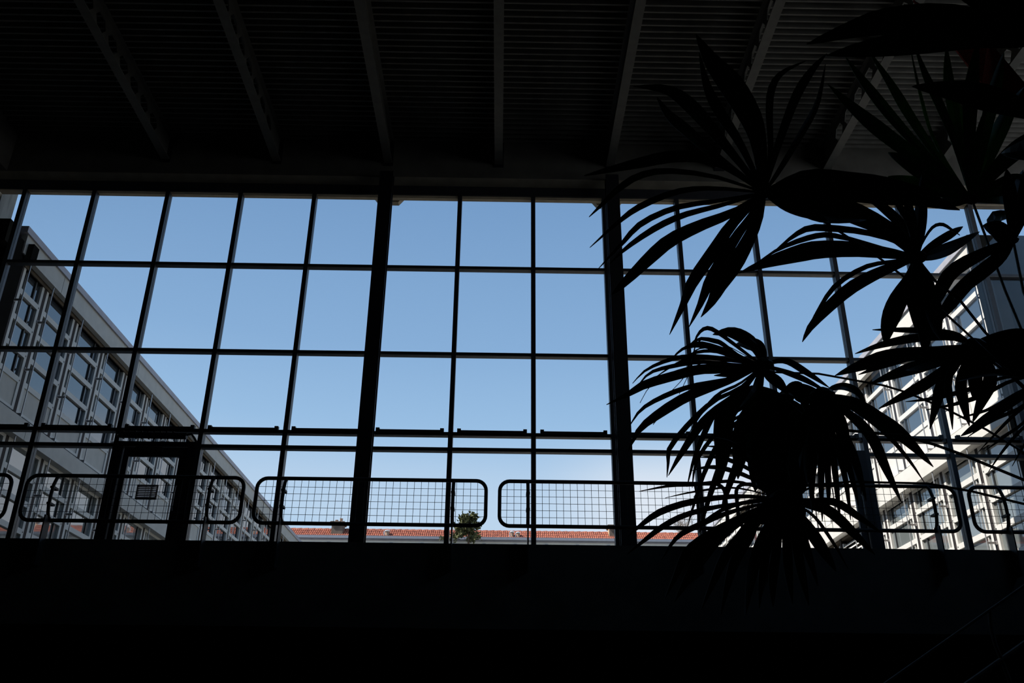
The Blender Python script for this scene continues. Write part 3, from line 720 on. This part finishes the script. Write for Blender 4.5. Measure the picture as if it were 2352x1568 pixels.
# old hanging frond, broad folded leaflets
frond((1800, 915), 4.9, [
 (46, (1700, 925), (1665, 960), (1660, 1040), (1650, 1120)), (52, (1735, 940), (1705, 1010), (1695, 1100)),
 (54, (1760, 960), (1740, 1040), (1735, 1130)), (54, (1785, 980), (1775, 1070), (1768, 1160)),
 (54, (1805, 980), (1800, 1070), (1800, 1170)), (52, (1825, 980), (1830, 1060), (1832, 1150)),
 (48, (1845, 960), (1852, 1030), (1850, 1120)), (44, (1760, 930), (1720, 960), (1690, 1000)),
 (16, (1690, 1000), (1640, 1110), (1605, 1225)), (12, (1680, 980), (1620, 1080), (1578, 1213)),
 (18, (1720, 1010), (1680, 1100), (1655, 1180)), (10, (1690, 960), (1640, 1000), (1600, 1060), (1590, 1120)),
 (34, (1825, 902), (1850, 912), (1880, 925)), (20, (1840, 905), (1850, 930), (1860, 960)), (30, (1770, 905), (1720, 900), (1690, 920)), (26, (1815, 892), (1835, 888), (1850, 900))],
 [(1880, 983, 4.6), (2070, 1001, 4.5), (2144, 1021, 4.45), (2211, 1045, 4.35), (2352, 1103, 4.28)], stalkw=2.4, hr=24)
# lowest, radiating frond
frond((1800, 1146), 4.6, [
 (9, (1698, 1106), (1600, 1112), (1540, 1115), (1468, 1128)),
 (5, (1690, 1120), (1600, 1128), (1528, 1143)),
 (16, (1698, 1139), (1593, 1151), (1519, 1174), (1474, 1204), (1442, 1232)),
 (14, (1668, 1160), (1580, 1180), (1525, 1207), (1477, 1243), (1440, 1273)),
 (14, (1683, 1174), (1608, 1204), (1555, 1234), (1519, 1286)),
 (22, (1698, 1189), (1623, 1231), (1579, 1267), (1555, 1317), (1527, 1375)),
 (34, (1713, 1186), (1653, 1228), (1614, 1273), (1585, 1320), (1549, 1382)),
 (24, (1727, 1195), (1698, 1234), (1668, 1273), (1638, 1338), (1611, 1399)),
 (24, (1740, 1200), (1721, 1234), (1689, 1287), (1671, 1344), (1656, 1411)),
 (27, (1757, 1219), (1736, 1279), (1724, 1338), (1712, 1413)),
 (23, (1775, 1210), (1763, 1249), (1751, 1323), (1744, 1396)),
 (23, (1787, 1234), (1776, 1323), (1776, 1393)), (23, (1806, 1219), (1811, 1308), (1820, 1387)),
 (23, (1823, 1219), (1840, 1308), (1858, 1390)), (21, (1831, 1204), (1855, 1267), (1879, 1345)),
 (29, (1846, 1198), (1888, 1258), (1921, 1312)), (8, (1864, 1180), (1912, 1243), (1948, 1306)),
 (25, (1861, 1160), (1906, 1174), (1965, 1228), (2010, 1274)), (18, (1860, 1150), (1921, 1154), (1980, 1192), (2028, 1226)),
 (11, (1740, 1105), (1680, 1080), (1630, 1072), (1590, 1080)), (10, (1740, 1090), (1690, 1062), (1650, 1050), (1605, 1050)),
 (10, (1745, 1080), (1700, 1045), (1660, 1028), (1620, 1024)), (9, (1750, 1070), (1715, 1030), (1680, 1010), (1645, 1004)),
 (10, (1730, 1150), (1660, 1170), (1590, 1215)), (40, (1760, 1110), (1740, 1090)), (40, (1760, 1180), (1735, 1200)), (40, (1830, 1120), (1850, 1100)), (40, (1790, 1190), (1785, 1210)),
 (30, (1830, 1165), (1850, 1185))],
 [(1880, 1112, 4.6), (1953, 1106, 4.55), (2130, 1110, 4.5), (2232, 1128, 4.4), (2352, 1157, 4.3)], stalkw=2.8, hr=34)
# right lower frond
frond((2235, 795), 3.9, [
 (36, (2140, 808), (2050, 818), (1985, 836), (1918, 862)), (14, (2200, 768), (2140, 760), (2060, 757), (2004, 757)),
 (20, (2190, 775), (2110, 775), (2030, 790), (1964, 812)), (20, (2170, 800), (2100, 815), (2030, 838), (1972, 860)),
 (28, (2180, 840), (2128, 880), (2086, 903), (2018, 938)), (28, (2200, 830), (2165, 880), (2150, 930), (2136, 985)),
 (18, (2195, 830), (2178, 880), (2184, 930), (2188, 986)), (28, (2222, 830), (2207, 880), (2215, 930), (2227, 978)),
 (34, (2262, 830), (2275, 870), (2255, 920), (2234, 970)), (60, (2300, 785), (2360, 785), (2420, 800)), (50, (2300, 815), (2352, 840), (2410, 870)),
 (30, (2150, 830), (2080, 850), (2000, 880)), (40, (2180, 815), (2130, 830), (2080, 850)), (34, (2240, 840), (2240, 880), (2238, 920))],
 [(2330, 870, 4.0), (2500, 1040, 4.1)], stalkw=4, hr=30)
frond((2440, 850), 3.6, [
 (11, (2300, 868), (2220, 896), (2140, 915), (2080, 922)), (11, (2330, 872), (2260, 906), (2200, 926), (2127, 941)),
 (24, (2350, 908), (2290, 945), (2240, 980), (2207, 1001)), (8, (2380, 912), (2330, 952), (2290, 992), (2247, 1038)),
 (8, (2390, 945), (2340, 992), (2300, 1040), (2270, 1084)), (8, (2400, 960), (2360, 1010), (2325, 1070)),
 (9, (2352, 930), (2280, 965), (2220, 1005)), (8, (2340, 900), (2270, 940), (2200, 960)), (8, (2360, 960), (2310, 1000), (2262, 1035)),
 (16, (2352, 860), (2280, 855), (2200, 875)), (12, (2420, 1000), (2390, 1080), (2350, 1150))],
 [(2560, 1050, 3.9)], stalkw=5, hr=20)
# =================================================================== RED WOVEN HANGING
rh = empty('red_hanging', label='dark red woven cloth hanging beneath the roof in the top right corner', category='hanging')
def quad(pxs, Y, nm, t=.02):
    b = MB(); n = len(pxs)
    b.v += [tuple(atY(x, y, Yq)) for (x, y, Yq) in pxs]+[tuple(atY(x, y, Yq)+V((0, t, 0))) for (x, y, Yq) in pxs]
    b.f += [tuple(range(n)), tuple(reversed(range(n, 2*n)))]+[(i, (i+1) % n, n+(i+1) % n, n+i) for i in range(n)]
    return b.ob(nm, 'red', rh)
quad([(2098, 0, 7.0), (2125, 30, 7.0), (2250, 55, 6.9), (2190, 45, 6.9), (2130, 38, 7), (2090, 5, 7)][:3]+[(2175, 42, 6.9)], 7, 'cloth_strip')
quad([(2190, 105, 7.1), (2270, 92, 7.0), (2352, 188, 6.9), (2370, 250, 6.9), (2310, 225, 7.0), (2255, 190, 7.0)], 7, 'cloth_strip')
quad([(2250, 0, 6.8), (2268, 0, 6.8), (2310, 45, 6.75), (2300, 42, 6.75)], 7, 'cloth_strip')
MB().tube([atY(2075, -60, 7.0), atY(2098, 0, 7.02), atY(2190, 100, 7.05)], .012, 6).ob('cord', 'rod', rh)
# =================================================================== STAIR RAILING, lower right
st = empty('stair_railing', (0, 7, 0), label='thin grey stair handrails climbing out of the lower right corner', category='railing')
def Q(x, y): v = atY(x, y, 7); return (v.x, 0, v.z)
d1 = V(Q(2352, 1345))-V(Q(2035, 1568)); a1 = V(Q(2035, 1568))-d1*1.2; b1 = V(Q(2352, 1345))+d1*1.2
MB().tube([a1, b1], .011, 8).ob('handrail', 'tube', st)
d2 = V(Q(2352, 1478))-V(Q(2225, 1568)); a2 = V(Q(2225, 1568))-d2*2.6; b2_ = V(Q(2352, 1478))+d2*2.6
MB().tube([a2, b2_], .02, 8).ob('lower_rail', 'tube', st)
q0 = V(Q(2274, 1400)); q1 = V(Q(2275, 1432)); q2 = V(Q(2286, 1480)); q3 = V(Q(2305, 1525)); q4 = V(Q(2318, 1560))
MB().tube([q0, q1, q2, q3, q4, q4+V((0, 0, -.6))], .016, 8).ob('post', 'tube', st)
MB().tube([V((b1.x, 0, b1.z)), V((b1.x, 0, -EYE))], .016, 8).ob('post', 'tube', st)
MB().tube([V((a2.x, 0, a2.z)), V((a2.x, 0, -EYE))], .016, 8).ob('post', 'tube', st)
# =================================================================== lift everything to the floor at z = 0
for o in list(bpy.data.objects):
    if o.parent is None and o.type in ('MESH', 'EMPTY'): o.location.z += EYE
